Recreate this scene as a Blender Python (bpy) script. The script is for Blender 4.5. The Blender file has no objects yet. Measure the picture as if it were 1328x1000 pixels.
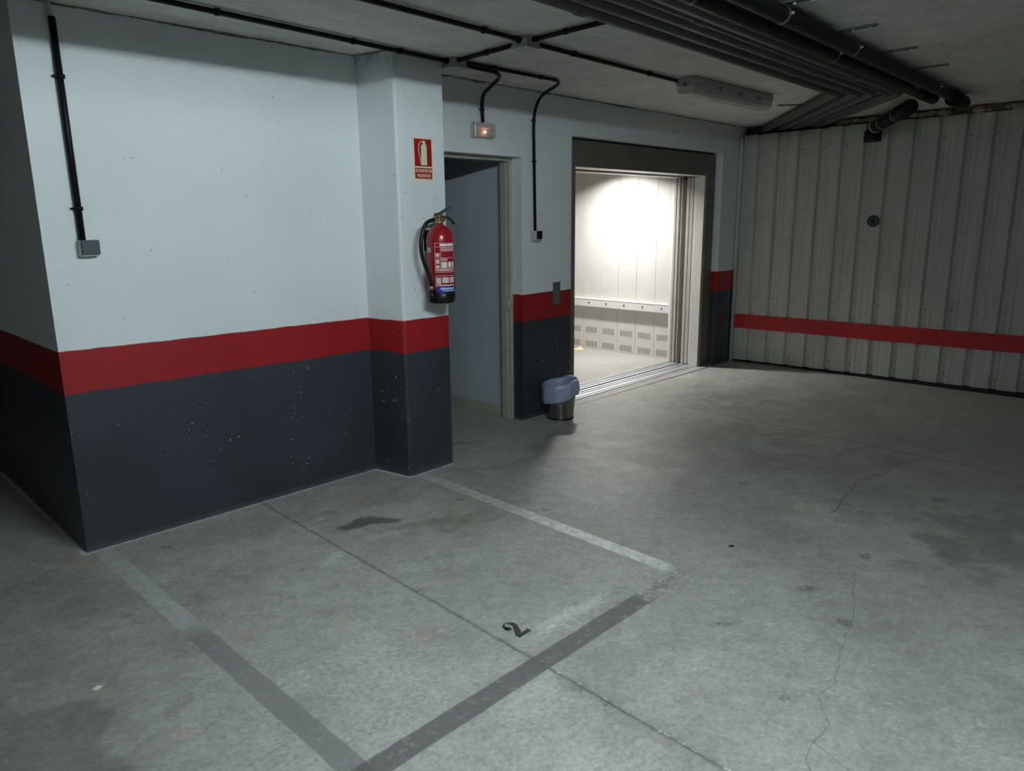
import bpy, bmesh, math, random
from mathutils import Vector, Matrix
random.seed(7)
C = bpy.context.scene.collection
PI = math.pi

# ------------------------------------------------------------------ node helpers
class NT:
    def __init__(s, tree):
        s.t = tree; s.n = tree.nodes; s.l = tree.links
    def node(s, typ, **kw):
        n = s.n.new(typ)
        for k, v in kw.items(): setattr(n, k, v)
        return n
    def setin(s, sock, v):
        if hasattr(v, 'is_output') or isinstance(v, bpy.types.NodeSocket): s.l.new(v, sock)
        elif v is not None:
            if isinstance(v, (tuple, list)) and len(v) == 3 and sock.type == 'RGBA': v = (*v, 1)
            sock.default_value = v
    def m(s, op, a, b=None, c=None, clamp=False):
        n = s.node('ShaderNodeMath', operation=op); n.use_clamp = clamp
        s.setin(n.inputs[0], a)
        if b is not None: s.setin(n.inputs[1], b)
        if c is not None: s.setin(n.inputs[2], c)
        return n.outputs[0]
    def mix(s, f, a, b, blend='MIX'):
        n = s.node('ShaderNodeMix', data_type='RGBA', blend_type=blend)
        s.setin(n.inputs[0], f); s.setin(n.inputs[6], a); s.setin(n.inputs[7], b)
        return n.outputs[2]
    def noise(s, vec, scale, detail=4, rough=.55, dist=0.0):
        n = s.node('ShaderNodeTexNoise'); s.setin(n.inputs['Vector'], vec)
        n.inputs['Scale'].default_value = scale; n.inputs['Detail'].default_value = detail
        n.inputs['Roughness'].default_value = rough; n.inputs['Distortion'].default_value = dist
        return n.outputs[0]
    def ramp(s, f, lo, hi, a=0.0, b=1.0, smooth=False):
        n = s.node('ShaderNodeMapRange', interpolation_type='SMOOTHSTEP' if smooth else 'LINEAR')
        s.setin(n.inputs[0], f)
        for i, v in ((1, lo), (2, hi), (3, a), (4, b)): s.setin(n.inputs[i], v)
        return n.outputs[0]
    def mapping(s, vec, loc=(0, 0, 0), rot=(0, 0, 0), scale=(1, 1, 1)):
        n = s.node('ShaderNodeMapping'); s.setin(n.inputs[0], vec)
        n.inputs[1].default_value = loc; n.inputs[2].default_value = rot; n.inputs[3].default_value = scale
        return n.outputs[0]
    def sep(s, vec):
        n = s.node('ShaderNodeSeparateXYZ'); s.setin(n.inputs[0], vec); return n.outputs
    def comb(s, x, y, z):
        n = s.node('ShaderNodeCombineXYZ')
        for i, v in enumerate((x, y, z)): s.setin(n.inputs[i], v)
        return n.outputs[0]
    def pos(s):
        return s.node('ShaderNodeNewGeometry').outputs['Position']

def newmat(name):
    m = bpy.data.materials.new(name); m.use_nodes = True
    nt = NT(m.node_tree); b = m.node_tree.nodes['Principled BSDF']
    return m, nt, b

def bump(nt, b, h, strength=.3, dist=.01):
    n = nt.node('ShaderNodeBump'); n.inputs['Strength'].default_value = strength
    n.inputs['Distance'].default_value = dist
    nt.setin(n.inputs['Height'], h); nt.l.new(n.outputs[0], b.inputs['Normal'])

def plain(name, col, rough=.5, metal=0.0, spec=.5, nscale=30, namp=.12, bstr=.05):
    """procedural material: a colour with faint noise wear"""
    m, nt, b = newmat(name)
    p = nt.pos(); n = nt.noise(p, nscale, 5, .6)
    lo = tuple(c * (1 - namp) for c in col); hi = tuple(min(1, c * (1 + namp)) for c in col)
    nt.setin(b.inputs['Base Color'], nt.mix(nt.ramp(n, .3, .7), lo, hi))
    nt.setin(b.inputs['Roughness'], nt.ramp(n, .2, .8, rough * .9, min(1, rough * 1.12)))
    b.inputs['Metallic'].default_value = metal; b.inputs['Specular IOR Level'].default_value = spec
    if bstr: bump(nt, b, n, bstr, .003)
    return m

# segment distance group
def seg_group():
    g = bpy.data.node_groups.new('segment_distance', 'ShaderNodeTree')
    for nm in ('P', 'A', 'B'): g.interface.new_socket(nm, in_out='INPUT', socket_type='NodeSocketVector')
    g.interface.new_socket('D', in_out='OUTPUT', socket_type='NodeSocketFloat')
    nt = NT(g); gi = nt.node('NodeGroupInput'); go = nt.node('NodeGroupOutput')
    def vm(op, a, b=None):
        n = nt.node('ShaderNodeVectorMath', operation=op); nt.setin(n.inputs[0], a)
        if b is not None: nt.setin(n.inputs[1], b)
        return n
    pa = vm('SUBTRACT', gi.outputs[0], gi.outputs[1]).outputs[0]
    ba = vm('SUBTRACT', gi.outputs[2], gi.outputs[1]).outputs[0]
    h = nt.m('DIVIDE', vm('DOT_PRODUCT', pa, ba).outputs['Value'], vm('DOT_PRODUCT', ba, ba).outputs['Value'], clamp=True)
    sc = nt.node('ShaderNodeVectorMath', operation='SCALE'); nt.setin(sc.inputs[0], ba); nt.setin(sc.inputs['Scale'], h)
    d = vm('DISTANCE', pa, sc.outputs[0])
    nt.l.new(d.outputs['Value'], go.inputs[0])
    return g
SEG = seg_group()

def floor_material(inside=False):
    m, nt, b = newmat('lift_floor_concrete' if inside else 'polished_concrete')
    P = nt.pos(); s = nt.sep(P); X, Y = s[0], s[1]
    P2 = nt.comb(X, Y, 0.0)
    wob = nt.node('ShaderNodeTexNoise'); nt.setin(wob.inputs['Vector'], P2)
    wob.inputs['Scale'].default_value = 9; wob.inputs['Detail'].default_value = 5
    sub = nt.node('ShaderNodeVectorMath', operation='SUBTRACT'); nt.l.new(wob.outputs['Color'], sub.inputs[0]); sub.inputs[1].default_value = (.5, .5, .5)
    def warped(amt):
        sc = nt.node('ShaderNodeVectorMath', operation='SCALE'); nt.l.new(sub.outputs[0], sc.inputs[0]); sc.inputs['Scale'].default_value = amt
        ad = nt.node('ShaderNodeVectorMath', operation='ADD'); nt.l.new(P2, ad.inputs[0]); nt.l.new(sc.outputs[0], ad.inputs[1])
        w = nt.sep(ad.outputs[0]); return nt.comb(w[0], w[1], 0.0)
    W1 = warped(.05); W2 = warped(.22); W0 = warped(.012)
    big = nt.noise(P2, .9, 6, .6, .6)
    mid = nt.noise(P2, 4.5, 9, .68, .8)
    # trowel streaks run along the view-crossing diagonal of the slab
    PR = nt.mapping(P2, rot=(0, 0, .80))
    st = nt.noise(nt.mapping(PR, scale=(7, 17, 1)), 1.0, 8, .7, .5)
    fine = nt.noise(P2, 55, 8, .75)
    c = nt.mix(nt.ramp(big, .32, .68), (.275, .282, .267), (.44, .453, .428))
    c = nt.mix(nt.m('MULTIPLY', nt.ramp(mid, .35, .7), .75), c, (.44, .465, .445))
    c = nt.mix(nt.ramp(st, .45, .70, 0, .45), c, (.20, .207, .197))
    c = nt.mix(nt.ramp(fine, .36, .58, .30, 0), c, (.10, .103, .098))
    c = nt.mix(nt.m('MULTIPLY', nt.ramp(fine, .54, .68, 0, .55), nt.ramp(big, .42, .62, .15, 1)), c, (.70, .73, .70))
    bl = nt.noise(P2, 13, 7, .72, 1.2)
    c = nt.mix(nt.ramp(bl, .50, .70, 0, .42), c, (.17, .172, .162))
    c = nt.mix(nt.ramp(bl, .48, .32, 0, .30), c, (.56, .585, .56))
    # pale scuffed dusting, only in patches
    sc1 = nt.noise(nt.mapping(PR, scale=(38, 75, 1)), 1.0, 6, .8, .8)
    patch = nt.ramp(nt.noise(P2, 2.3, 5, .6), .46, .62)
    c = nt.mix(nt.m('MULTIPLY', nt.m('MULTIPLY', nt.ramp(sc1, .52, .68), patch), .62), c, (.74, .78, .76))
    def blob(cx, cy, rx, ry, rot=0., W=W2, soft=.25):
        mp = nt.mapping(W, loc=(0, 0, 0)); v = nt.node('ShaderNodeVectorMath', operation='SUBTRACT')
        nt.l.new(mp, v.inputs[0]); v.inputs[1].default_value = (cx, cy, 0)
        q = nt.mapping(v.outputs[0], rot=(0, 0, rot), scale=(1 / rx, 1 / ry, 1))
        ln = nt.node('ShaderNodeVectorMath', operation='LENGTH'); nt.l.new(q, ln.inputs[0])
        return nt.ramp(ln.outputs['Value'], 1 - soft, 1 + soft, 1, 0, True)
    def seg(a, bb, w, W=W1, soft=.3):
        g = nt.node('ShaderNodeGroup'); g.node_tree = SEG
        nt.setin(g.inputs[0], W); g.inputs[1].default_value = (*a, 0); g.inputs[2].default_value = (*bb, 0)
        return nt.ramp(g.outputs[0], w * (1 - soft), w * (1 + soft), 1, 0, True)
    def over(c, mask, amt, col):
        return nt.mix(nt.m('MULTIPLY', mask, amt), c, col)
    if not inside:
        # stains and broad tone patches held per vertex on the floor mesh (see floor_stains)
        at = nt.node('ShaderNodeAttribute', attribute_name='stain_tone_a'); A = nt.sep(at.outputs['Vector'])
        at2 = nt.node('ShaderNodeAttribute', attribute_name='stain_tone_b'); B = nt.sep(at2.outputs['Vector'])
        c = nt.mix(nt.m('MULTIPLY', A[0], nt.ramp(mid, .2, .6, 1, .6)), c, (.12, .122, .118))
        c = nt.mix(A[1], c, (.065, .065, .066))
        c = nt.mix(nt.m('MULTIPLY', A[2], nt.ramp(mid, .40, .6)), c, (.36, .30, .13))
        c = nt.mix(nt.m('MULTIPLY', B[0], nt.ramp(fine, .3, .55)), c, (.46, .29, .19))
        c = nt.mix(nt.m('MULTIPLY', B[1], nt.ramp(fine, .62, .40)), c, (.035, .035, .035))
        c = nt.mix(nt.m('MULTIPLY', B[2], nt.ramp(fine, .35, .6)), c, (.68, .72, .70))
        # sawn joints
        for (a, bb) in (((1.683, 0.0), (1.815, 3.74)), ((5.01, -1.0), (5.33, 3.84))):
            c = over(c, seg(a, bb, .010, W=W0, soft=.8), .3, (.05, .05, .05))
            c = over(c, nt.m('MULTIPLY', seg(a, bb, .0030, W=W0), nt.ramp(mid, .35, .6, .35, 1)), .7, (.04, .04, .04))
            fl = nt.ramp(nt.noise(P2, 34, 3, .6), .57, .64)
            c = over(c, nt.m('MULTIPLY', seg((a[0] + .006, a[1]), (bb[0] + .006, bb[1]), .005, W=W0), fl), .8, (.6, .63, .6))
        # hairline cracks
        def poly(pts, w, W, amt, col):
            nonlocal c
            d = None
            for p, q in zip(pts, pts[1:]):
                g = nt.node('ShaderNodeGroup'); g.node_tree = SEG
                nt.setin(g.inputs[0], W); g.inputs[1].default_value = (*p, 0); g.inputs[2].default_value = (*q, 0)
                d = g.outputs[0] if d is None else nt.m('MINIMUM', d, g.outputs[0])
            c = over(c, nt.ramp(d, w * .4, w * 1.6, 1, 0, True), amt, col)
        poly([(1.80, .60), (1.91, .691), (1.99, .70), (2.10, .70), (2.233, .79), (2.33, .765), (2.40, .80), (2.52, .82), (2.75, .87), (3.2, 1.02)], .0024, W1, .42, (.09, .09, .09))
        poly([(2.0, .70), (1.955, .60), (1.9, .5)], .0024, W1, .42, (.09, .09, .09))
        poly([(5.135, 1.253), (4.921, 1.372), (4.70, 1.36), (4.378, 1.438), (4.156, 1.40), (3.8, 1.35)], .0055, W1, .55, (.08, .08, .08))
        poly([(.594, 3.709), (.786, 3.689)], .0035, W0, .7, (.5, .53, .52))
        # painted bay lines, worn
        wear = nt.noise(P2, 22, 9, .8)
        wearM = nt.noise(P2, 6, 6, .7)
        def boxmask(x0, x1, y0, y1, e=.003):
            w = nt.sep(W0)
            f = lambda v, lo, hi: nt.m('MULTIPLY', nt.ramp(v, lo - e, lo + e), nt.ramp(v, hi - e, hi + e, 1, 0))
            return nt.m('MULTIPLY', f(w[0], x0, x1), f(w[1], y0, y1))
        keep = nt.ramp(wear, .30, .48)
        # left line: pale at the wall end, dark old paint towards the corner
        lm = nt.m('MULTIPLY', boxmask(.947, 1.030, 1.525, 3.74), keep)
        lcol = nt.mix(nt.ramp(Y, 2.62, 2.78), nt.mix(nt.ramp(wear, .4, .6), (.15, .157, .155), (.24, .25, .245)), nt.mix(nt.ramp(wear, .4, .6), (.36, .385, .37), (.50, .535, .52)))
        c = nt.mix(nt.m('MULTIPLY', lm, .85), c, lcol)
        lm = nt.m('MULTIPLY', boxmask(.947, 2.40, 1.525, 1.612), keep)
        c = nt.mix(nt.m('MULTIPLY', lm, .92), c, nt.mix(nt.ramp(wear, .35, .65), (.085, .086, .086), (.165, .168, .165)))
        lm = nt.m('MULTIPLY', boxmask(2.36, 2.71, 1.525, 1.612), nt.ramp(wearM, .40, .52))
        c = nt.mix(nt.m('MULTIPLY', lm, .8), c, nt.mix(nt.ramp(wear, .45, .6), (.18, .18, .17), (.52, .545, .52)))
        # right line, slightly skewed, brightest in its middle
        g = nt.m('SUBTRACT', nt.sep(W0)[0], nt.m('MULTIPLY', nt.m('SUBTRACT', Y, 1.6), .026))
        e = .003
        lm = nt.m('MULTIPLY', nt.m('MULTIPLY', nt.ramp(g, 2.635 - e, 2.635 + e), nt.ramp(g, 2.715 - e, 2.715 + e, 1, 0)),
                  nt.m('MULTIPLY', nt.ramp(Y, 1.60, 1.66), nt.ramp(Y, 3.459, 3.462, 1, 0)))
        lm = nt.m('MULTIPLY', lm, nt.ramp(wear, .33, .46))
        mid2 = nt.ramp(nt.m('ABSOLUTE', nt.m('SUBTRACT', Y, 2.05)), .1, .8, 1, 0, True)
        c = nt.mix(nt.m('MULTIPLY', lm, .93), c, nt.mix(mid2, nt.mix(nt.ramp(wear, .4, .6), (.36, .38, .365), (.54, .565, .55)), nt.mix(nt.ramp(wear, .45, .6), (.62, .64, .64), (.90, .92, .93))))
        # pale paint ghost beside the number
        # crumbs and pale mortar along the foot of the walls
        cr = nt.ramp(nt.noise(P2, 45, 4, .7), .40, .52)
        for (a, bb, w) in (((.928, 3.744), (2.60, 3.738), .011), ((2.583, 3.74), (2.640, 3.462), .012), ((2.64, 3.456), (3.0, 3.464), .012), ((.924, 3.74), (.950, 5.6), .022), ((4.06, 3.837), (4.62, 3.841), .010)):
            c = over(c, nt.m('MULTIPLY', seg(a, bb, w, W=W0, soft=.6), cr), .9, (.74, .78, .77))
        # scattered pale specks
        v = nt.node('ShaderNodeTexVoronoi'); nt.l.new(P2, v.inputs['Vector']); v.inputs['Scale'].default_value = 7
        c = over(c, nt.m('MULTIPLY', nt.ramp(v.outputs['Distance'], .022, .034, 1, 0), nt.ramp(nt.noise(P2, 5, 2), .5, .6)), .7, (.6, .64, .62))
    else:
        c = nt.mix(.55, c, (.34, .335, .33))
    c = nt.mix(1.0, c, (1.0, .965, .935), 'MULTIPLY')
    nt.setin(b.inputs['Base Color'], c)
    nt.setin(b.inputs['Roughness'], nt.ramp(mid, .3, .7, .36, .55))
    b.inputs['Specular IOR Level'].default_value = .6
    h = nt.m('ADD', nt.m('MULTIPLY', st, .5), nt.m('ADD', mid, nt.m('MULTIPLY', fine, .35)))
    bump(nt, b, h, .32, .010)
    return m

def wall_material(name, zb, zt, slope=0.0, rough_patch=None, white=(.70, .745, .76), dirt=.5):
    """white over a red band over a dark dado; zb, zt are the band edges (sloping slightly with x)"""
    m, nt, b = newmat(name)
    P = nt.pos(); s = nt.sep(P); Z = s[2]
    wob = nt.ramp(nt.noise(P, 7, 4, .6), .3, .7, -.0035, .0035)
    zz = nt.m('ADD', nt.m('SUBTRACT', Z, nt.m('MULTIPLY', s[0], slope)), wob)
    n1 = nt.noise(P, 2.2, 5, .6); n2 = nt.noise(P, 26, 6, .65); n3 = nt.noise(P, 11, 5, .6)
    wh = nt.mix(nt.ramp(n1, .3, .7), tuple(v * .93 for v in white), white)
    wh = nt.mix(nt.m('MULTIPLY', nt.ramp(nt.noise(P, 38, 3, .5), .71, .75), dirt), wh, (.22, .23, .23))
    red = nt.mix(nt.ramp(n1, .3, .7), (.270, .0105, .014), (.330, .014, .018))
    dk = nt.mix(nt.ramp(n1, .3, .7), (.028, .033, .043), (.038, .045, .058))
    chip = nt.m('MULTIPLY', nt.ramp(nt.noise(P, 48, 3, .55, .4), .665, .70), nt.ramp(nt.noise(P, 3.1, 3, .6), .50, .60))
    dk = nt.mix(nt.m('MULTIPLY', chip, .8), dk, (.42, .46, .5))
    scr = nt.m('MULTIPLY', nt.ramp(nt.noise(nt.mapping(P, rot=(.3, .6, .2), scale=(9, 9, 60)), 1, 3, .5), .70, .73), nt.ramp(n3, .5, .6))
    dk = nt.mix(nt.m('MULTIPLY', scr, .35), dk, (.25, .28, .31))
    dk = nt.mix(nt.ramp(Z, .0, .035, .55, 0), dk, (.10, .11, .115))
    red = nt.mix(nt.m('MULTIPLY', chip, .35), red, (.5, .2, .2))
    c = nt.mix(nt.ramp(zz, zb - .002, zb + .002), dk, red)
    c = nt.mix(nt.ramp(zz, zt - .002, zt + .002), c, wh)
    if rough_patch:
        (x0, x1, z0) = rough_patch
        k = nt.m('MULTIPLY', nt.ramp(Z, z0, z0 + .12, 0, 1, True), nt.m('MULTIPLY', nt.ramp(s[0], x0, x0 + .03), nt.ramp(s[0], x1 - .04, x1, 1, 0)))
        k2 = nt.m('MULTIPLY', k, nt.ramp(nt.noise(nt.mapping(P, scale=(40, 40, 22)), 1, 5, .7, 1.2), .40, .66))
        c = nt.mix(nt.m('MULTIPLY', k2, .8), c, (.20, .20, .19))
    nt.setin(b.inputs['Base Color'], c)
    nt.setin(b.inputs['Roughness'], nt.ramp(zz, zt - .002, zt + .002, .42, .62))
    b.inputs['Specular IOR Level'].default_value = .4
    hh = nt.m('ADD', nt.m('MULTIPLY', n2, .35), nt.m('MULTIPLY', n3, 1.0))
    if rough_patch: hh = nt.m('ADD', hh, nt.m('MULTIPLY', k2, 2.0))
    bump(nt, b, hh, .22, .010)
    return m

def ceiling_material():
    m, nt, b = newmat('rough_plastered_ceiling')
    P = nt.pos()
    n1 = nt.noise(P, 1.3, 6, .65, .5); n2 = nt.noise(nt.mapping(P, rot=(0, 0, .5), scale=(6, 14, 1)), 1, 8, .7, .8); n3 = nt.noise(P, 30, 6, .7)
    c = nt.mix(nt.ramp(n1, .3, .7), (.60, .59, .555), (.78, .77, .73))
    c = nt.mix(nt.ramp(n2, .45, .7, 0, .5), c, (.40, .40, .37))
    c = nt.mix(nt.ramp(n3, .6, .75, 0, .35), c, (.30, .30, .28))
    nt.setin(b.inputs['Base Color'], c); b.inputs['Roughness'].default_value = .85
    b.inputs['Specular IOR Level'].default_value = .2
    bump(nt, b, nt.m('ADD', nt.m('MULTIPLY', n2, 1.2), nt.m('MULTIPLY', n3, .5)), .55, .02)
    return m

def brushed(name, col, rough=.3, metal=1.0, axis='z', amp=.25):
    m, nt, b = newmat(name)
    P = nt.pos(); sc = {'z': (160, 160, 2), 'x': (2, 160, 160), 'y': (160, 2, 160)}[axis]
    n = nt.noise(nt.mapping(P, scale=sc), 1, 4, .6)
    nt.setin(b.inputs['Base Color'], nt.mix(n, tuple(c * (1 - amp) for c in col), tuple(min(1, c * (1 + amp)) for c in col)))
    nt.setin(b.inputs['Roughness'], nt.ramp(n, .2, .8, rough * .7, rough * 1.3)); b.inputs['Metallic'].default_value = metal
    return m

M = {}
M['floor'] = floor_material(); M['liftfloor'] = floor_material(True)
M['wallA'] = wall_material('bay_wall_paint', .7785, .9755, -.0045)
M['wallP'] = wall_material('pillar_paint', .767, .961, 0, (2.56, 2.70, 2.30), dirt=.8)
M['wallD'] = wall_material('lift_wall_paint', .765, .970, .0028, dirt=.4)
M['wallX'] = wall_material('hall_wall_paint', .78, .98, white=(.30, .31, .31))
M['ceiling'] = ceiling_material()
M['black'] = plain('black_plastic_conduit', (.0045, .0045, .0055), .5, spec=.22, nscale=90)
M['blackpipe'] = plain('black_drain_pipe', (.0050, .0050, .0055), .5, spec=.25, nscale=12)
M['greypipe'] = plain('grey_pvc_pipe', (.085, .082, .08), .5, spec=.3, nscale=9)
M['boxgrey'] = plain('grey_box_plastic', (.36, .36, .34), .5)
M['switchgrey'] = plain('grey_switch_plastic', (.42, .44, .45), .45)
M['switchdark'] = plain('dark_blue_grey_plastic', (.035, .045, .06), .4)
M['galv'] = brushed('galvanised_steel', (.70, .78, .78), .38, .75)
M['galvdark'] = brushed('dull_zinc_rail', (.20, .21, .20), .5, .7)
M['steel'] = brushed('brushed_stainless', (.42, .42, .40), .26, 1.0, 'x', .12)
M['taupe'] = plain('taupe_steel', (.125, .118, .098), .5, nscale=6, bstr=.02)
M['cream'] = plain('cream_lacquered_steel', (.60, .585, .55), .42, nscale=5, namp=.04, bstr=.02)
M['creamfold'] = plain('cream_door_edge', (.46, .435, .385), .45, nscale=9, namp=.08, bstr=.02)
M['dark'] = plain('dark_gap', (.006, .006, .006), .8)
M['rail'] = plain('white_rail_steel', (.68, .67, .64), .4, nscale=6, namp=.04, bstr=.02)
M['slot'] = plain('vent_slot_shadow_steel', (.22, .205, .17), .7)
M['alu'] = brushed('aluminium_sill', (.72, .74, .78), .38, .75, 'x', .1)
M['frame'] = plain('putty_door_frame', (.40, .39, .33), .5, nscale=9, bstr=.02)
M['inner'] = plain('blue_grey_inner_wall', (.47, .52, .58), .55, nscale=3, namp=.06)
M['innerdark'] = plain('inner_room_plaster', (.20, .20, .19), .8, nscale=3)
M['skirt'] = plain('putty_skirting', (.40, .39, .32), .6, nscale=8)
M['plate'] = plain('dark_steel_plate', (.105, .108, .105), .5, .0, nscale=20)
M['redpaint'] = plain('extinguisher_red', (.30, .010, .016), .25, nscale=4, namp=.05, bstr=0)
M['rubber'] = plain('black_rubber', (.0055, .0055, .006), .42, spec=.3, nscale=60)
M['brass'] = brushed('brass_fitting', (.45, .36, .20), .35, 1.0)
M['signred'] = plain('sign_red', (.36, .008, .012), .4, nscale=5, namp=.04, bstr=0)
M['signcream'] = plain('sign_cream', (.78, .68, .50), .5, nscale=5, namp=.04, bstr=0)
M['signgreen'] = plain('luminous_pale_green', (.60, .70, .48), .5, nscale=5, namp=.04, bstr=0)
M['labelwhite'] = plain('label_pale_pink', (.72, .50, .50), .4, nscale=300, namp=.3, bstr=0)
M['labeltext'] = plain('label_white_print', (.82, .80, .82), .4, nscale=200, namp=.1, bstr=0)
M['labelblue'] = plain('label_blue', (.02, .05, .36), .35, nscale=40, namp=.1, bstr=0)
M['sticker'] = plain('grey_sticker', (.42, .40, .36), .4, nscale=40, bstr=0)
M['numpaint'] = plain('dark_stencil_paint', (.050, .055, .056), .6, nscale=60, namp=.35)
M['brick'] = plain('crumbling_mortar', (.34, .27, .23), .95, nscale=40, namp=.4, bstr=.8)
M['lampbase'] = plain('grey_lamp_base', (.40, .39, .37), .5)

def sheet_material():
    m, nt, b = newmat('beige_profiled_sheet')
    P = nt.pos()
    n1 = nt.noise(nt.mapping(P, scale=(30, 30, 1.2)), 1, 5, .65); n2 = nt.noise(P, 3, 5, .6)
    c = nt.mix(nt.ramp(n1, .3, .7), (.39, .388, .355), (.50, .50, .46))
    c = nt.mix(nt.ramp(n2, .55, .75, 0, .3), c, (.19, .19, .165))
    nt.setin(b.inputs['Base Color'], c); nt.setin(b.inputs['Roughness'], nt.ramp(n1, .3, .7, .33, .5))
    b.inputs['Specular IOR Level'].default_value = .5
    return m
M['sheet'] = sheet_material()
M['band'] = plain('red_band_paint', (.44, .014, .018), .5, nscale=4, namp=.1, bstr=.02)

def emit(name, col, strength):
    m, nt, b = newmat(name)
    b.inputs['Base Color'].default_value = (*col, 1)
    b.inputs['Emission Color'].default_value = (*col, 1); b.inputs['Emission Strength'].default_value = strength
    return m

def clear_plastic(name, col, alpha=.45, rough=.25):
    m, nt, b = newmat(name)
    n = nt.noise(nt.mapping(nt.pos(), scale=(3, 60, 60)), 1, 3, .5)
    b.inputs['Base Color'].default_value = (*col, 1); nt.setin(b.inputs['Roughness'], nt.ramp(n, .3, .7, rough * .8, rough * 1.3))
    b.inputs['Alpha'].default_value = alpha
    return m
M['diffuser'] = clear_plastic('prismatic_clear_cover', (.62, .62, .60), .62)
M['emcover'] = clear_plastic('ribbed_clear_cover', (.55, .55, .50), .55)

def bag_material():
    m, nt, b = newmat('lavender_bin_liner')
    n = nt.noise(nt.mapping(nt.pos(), scale=(60, 60, 12)), 1, 5, .6, 1.0)
    nt.setin(b.inputs['Base Color'], nt.mix(n, (.27, .30, .46), (.46, .50, .70)))
    b.inputs['Roughness'].default_value = .32
    b.inputs['Transmission Weight'].default_value = .12
    bump(nt, b, n, .5, .006)
    return m
M['bag'] = bag_material()

# ------------------------------------------------------------------ mesh helpers
class MB:
    """collects shapes of ONE object"""
    def __init__(s): s.bm = bmesh.new()
    def box(s, x0, x1, y0, y1, z0, z1, mi=0, skew=None):
        v = [s.bm.verts.new((x, y, z)) for z in (z0, z1) for y in (y0, y1) for x in (x0, x1)]
        for q in ((0, 2, 3, 1), (4, 5, 7, 6), (0, 1, 5, 4), (2, 6, 7, 3), (0, 4, 6, 2), (1, 3, 7, 5)):
            f = s.bm.faces.new([v[i] for i in q]); f.material_index = mi
        return v
    def prism(s, pts, z0, z1, mi=0):
        """plan polygon (ccw) from z0 to z1"""
        a = [s.bm.verts.new((x, y, z0)) for x, y in pts]; b = [s.bm.verts.new((x, y, z1)) for x, y in pts]
        n = len(pts)
        s.bm.faces.new(a[::-1]).material_index = mi; s.bm.faces.new(b).material_index = mi
        for i in range(n): s.bm.faces.new((a[i], a[(i + 1) % n], b[(i + 1) % n], b[i])).material_index = mi
    def extr(s, pts, d, mi=0):
        """3-D polygon extruded by vector d"""
        d = Vector(d); a = [s.bm.verts.new(Vector(p)) for p in pts]; b = [s.bm.verts.new(Vector(p) + d) for p in pts]
        n = len(pts)
        s.bm.faces.new(a).material_index = mi; s.bm.faces.new(b[::-1]).material_index = mi
        for i in range(n): s.bm.faces.new((a[(i + 1) % n], a[i], b[i], b[(i + 1) % n])).material_index = mi
    def tube(s, path, r, seg=14, caps=True, mi=0):
        path = [Vector(p) for p in path]; rs = r if isinstance(r, (list, tuple)) else [r] * len(path)
        t0 = (path[1] - path[0]).normalized(); up = Vector((0, 0, 1)) if abs(t0.z) < .9 else Vector((1, 0, 0))
        nrm = (up - t0 * up.dot(t0)).normalized(); rings = []; pt = t0
        for i, p in enumerate(path):
            t = (path[min(i + 1, len(path) - 1)] - path[max(i - 1, 0)]).normalized()
            nrm = pt.rotation_difference(t) @ nrm; nrm = (nrm - t * nrm.dot(t)).normalized(); pt = t
            bi = t.cross(nrm)
            rings.append([s.bm.verts.new(p + (nrm * math.cos(a) + bi * math.sin(a)) * rs[i]) for a in [2 * PI * k / seg for k in range(seg)]])
        for A, B in zip(rings, rings[1:]):
            for k in range(seg):
                f = s.bm.faces.new((A[k], A[(k + 1) % seg], B[(k + 1) % seg], B[k])); f.smooth = True; f.material_index = mi
        if caps:
            s.bm.faces.new(rings[0][::-1]).material_index = mi; s.bm.faces.new(rings[-1]).material_index = mi
    def lathe(s, prof, c, seg=32, mi=0, scale=(1, 1), fn=None):
        rings = []
        for r, z in prof:
            ring = []
            for k in range(seg):
                a = 2 * PI * k / seg; rr, zz = (r, z) if fn is None else fn(r, z, a)
                ring.append(s.bm.verts.new((c[0] + rr * math.cos(a) * scale[0], c[1] + rr * math.sin(a) * scale[1], c[2] + zz)))
            rings.append(ring)
        for A, B in zip(rings, rings[1:]):
            for k in range(seg):
                f = s.bm.faces.new((A[k], A[(k + 1) % seg], B[(k + 1) % seg], B[k])); f.smooth = True; f.material_index = mi
        if prof[0][0] > 1e-4 and fn is None: s.bm.faces.new(rings[0][::-1]).material_index = mi
        if prof[-1][0] > 1e-4 and fn is None: s.bm.faces.new(rings[-1]).material_index = mi
    def shear(s):
        for v in s.bm.verts: v.co.y += (v.co.x - 4.05) * .0076
        return s
    def build(s, name, mats, parent=None, bevel=0, smooth_angle=None, weld=True):
        if weld: bmesh.ops.remove_doubles(s.bm, verts=s.bm.verts, dist=1e-5)
        bmesh.ops.recalc_face_normals(s.bm, faces=s.bm.faces)
        if bevel:
            bmesh.ops.bevel(s.bm, geom=[e for e in s.bm.edges if len(e.link_faces) == 2 and e.calc_face_angle() > .6], offset=bevel, segments=2, affect='EDGES', profile=.5)
        me = bpy.data.meshes.new(name); s.bm.to_mesh(me); s.bm.free()
        for m in (mats if isinstance(mats, (list, tuple)) else [mats]): me.materials.append(m)
        o = bpy.data.objects.new(name, me); C.objects.link(o)
        if parent: o.parent = parent; o.matrix_parent_inverse = parent.matrix_world.inverted()
        return o

def empty(name, loc):
    o = bpy.data.objects.new(name, None); C.objects.link(o); o.location = loc; o.empty_display_size = .05
    o.matrix_world = Matrix.Translation(loc)
    return o
def tag(o, label, cat, group=None, kind=None):
    o['label'] = label
    if cat: o['category'] = cat
    if group: o['group'] = group
    if kind: o['kind'] = kind
    return o
def struct(o): o['kind'] = 'structure'; return o

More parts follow.
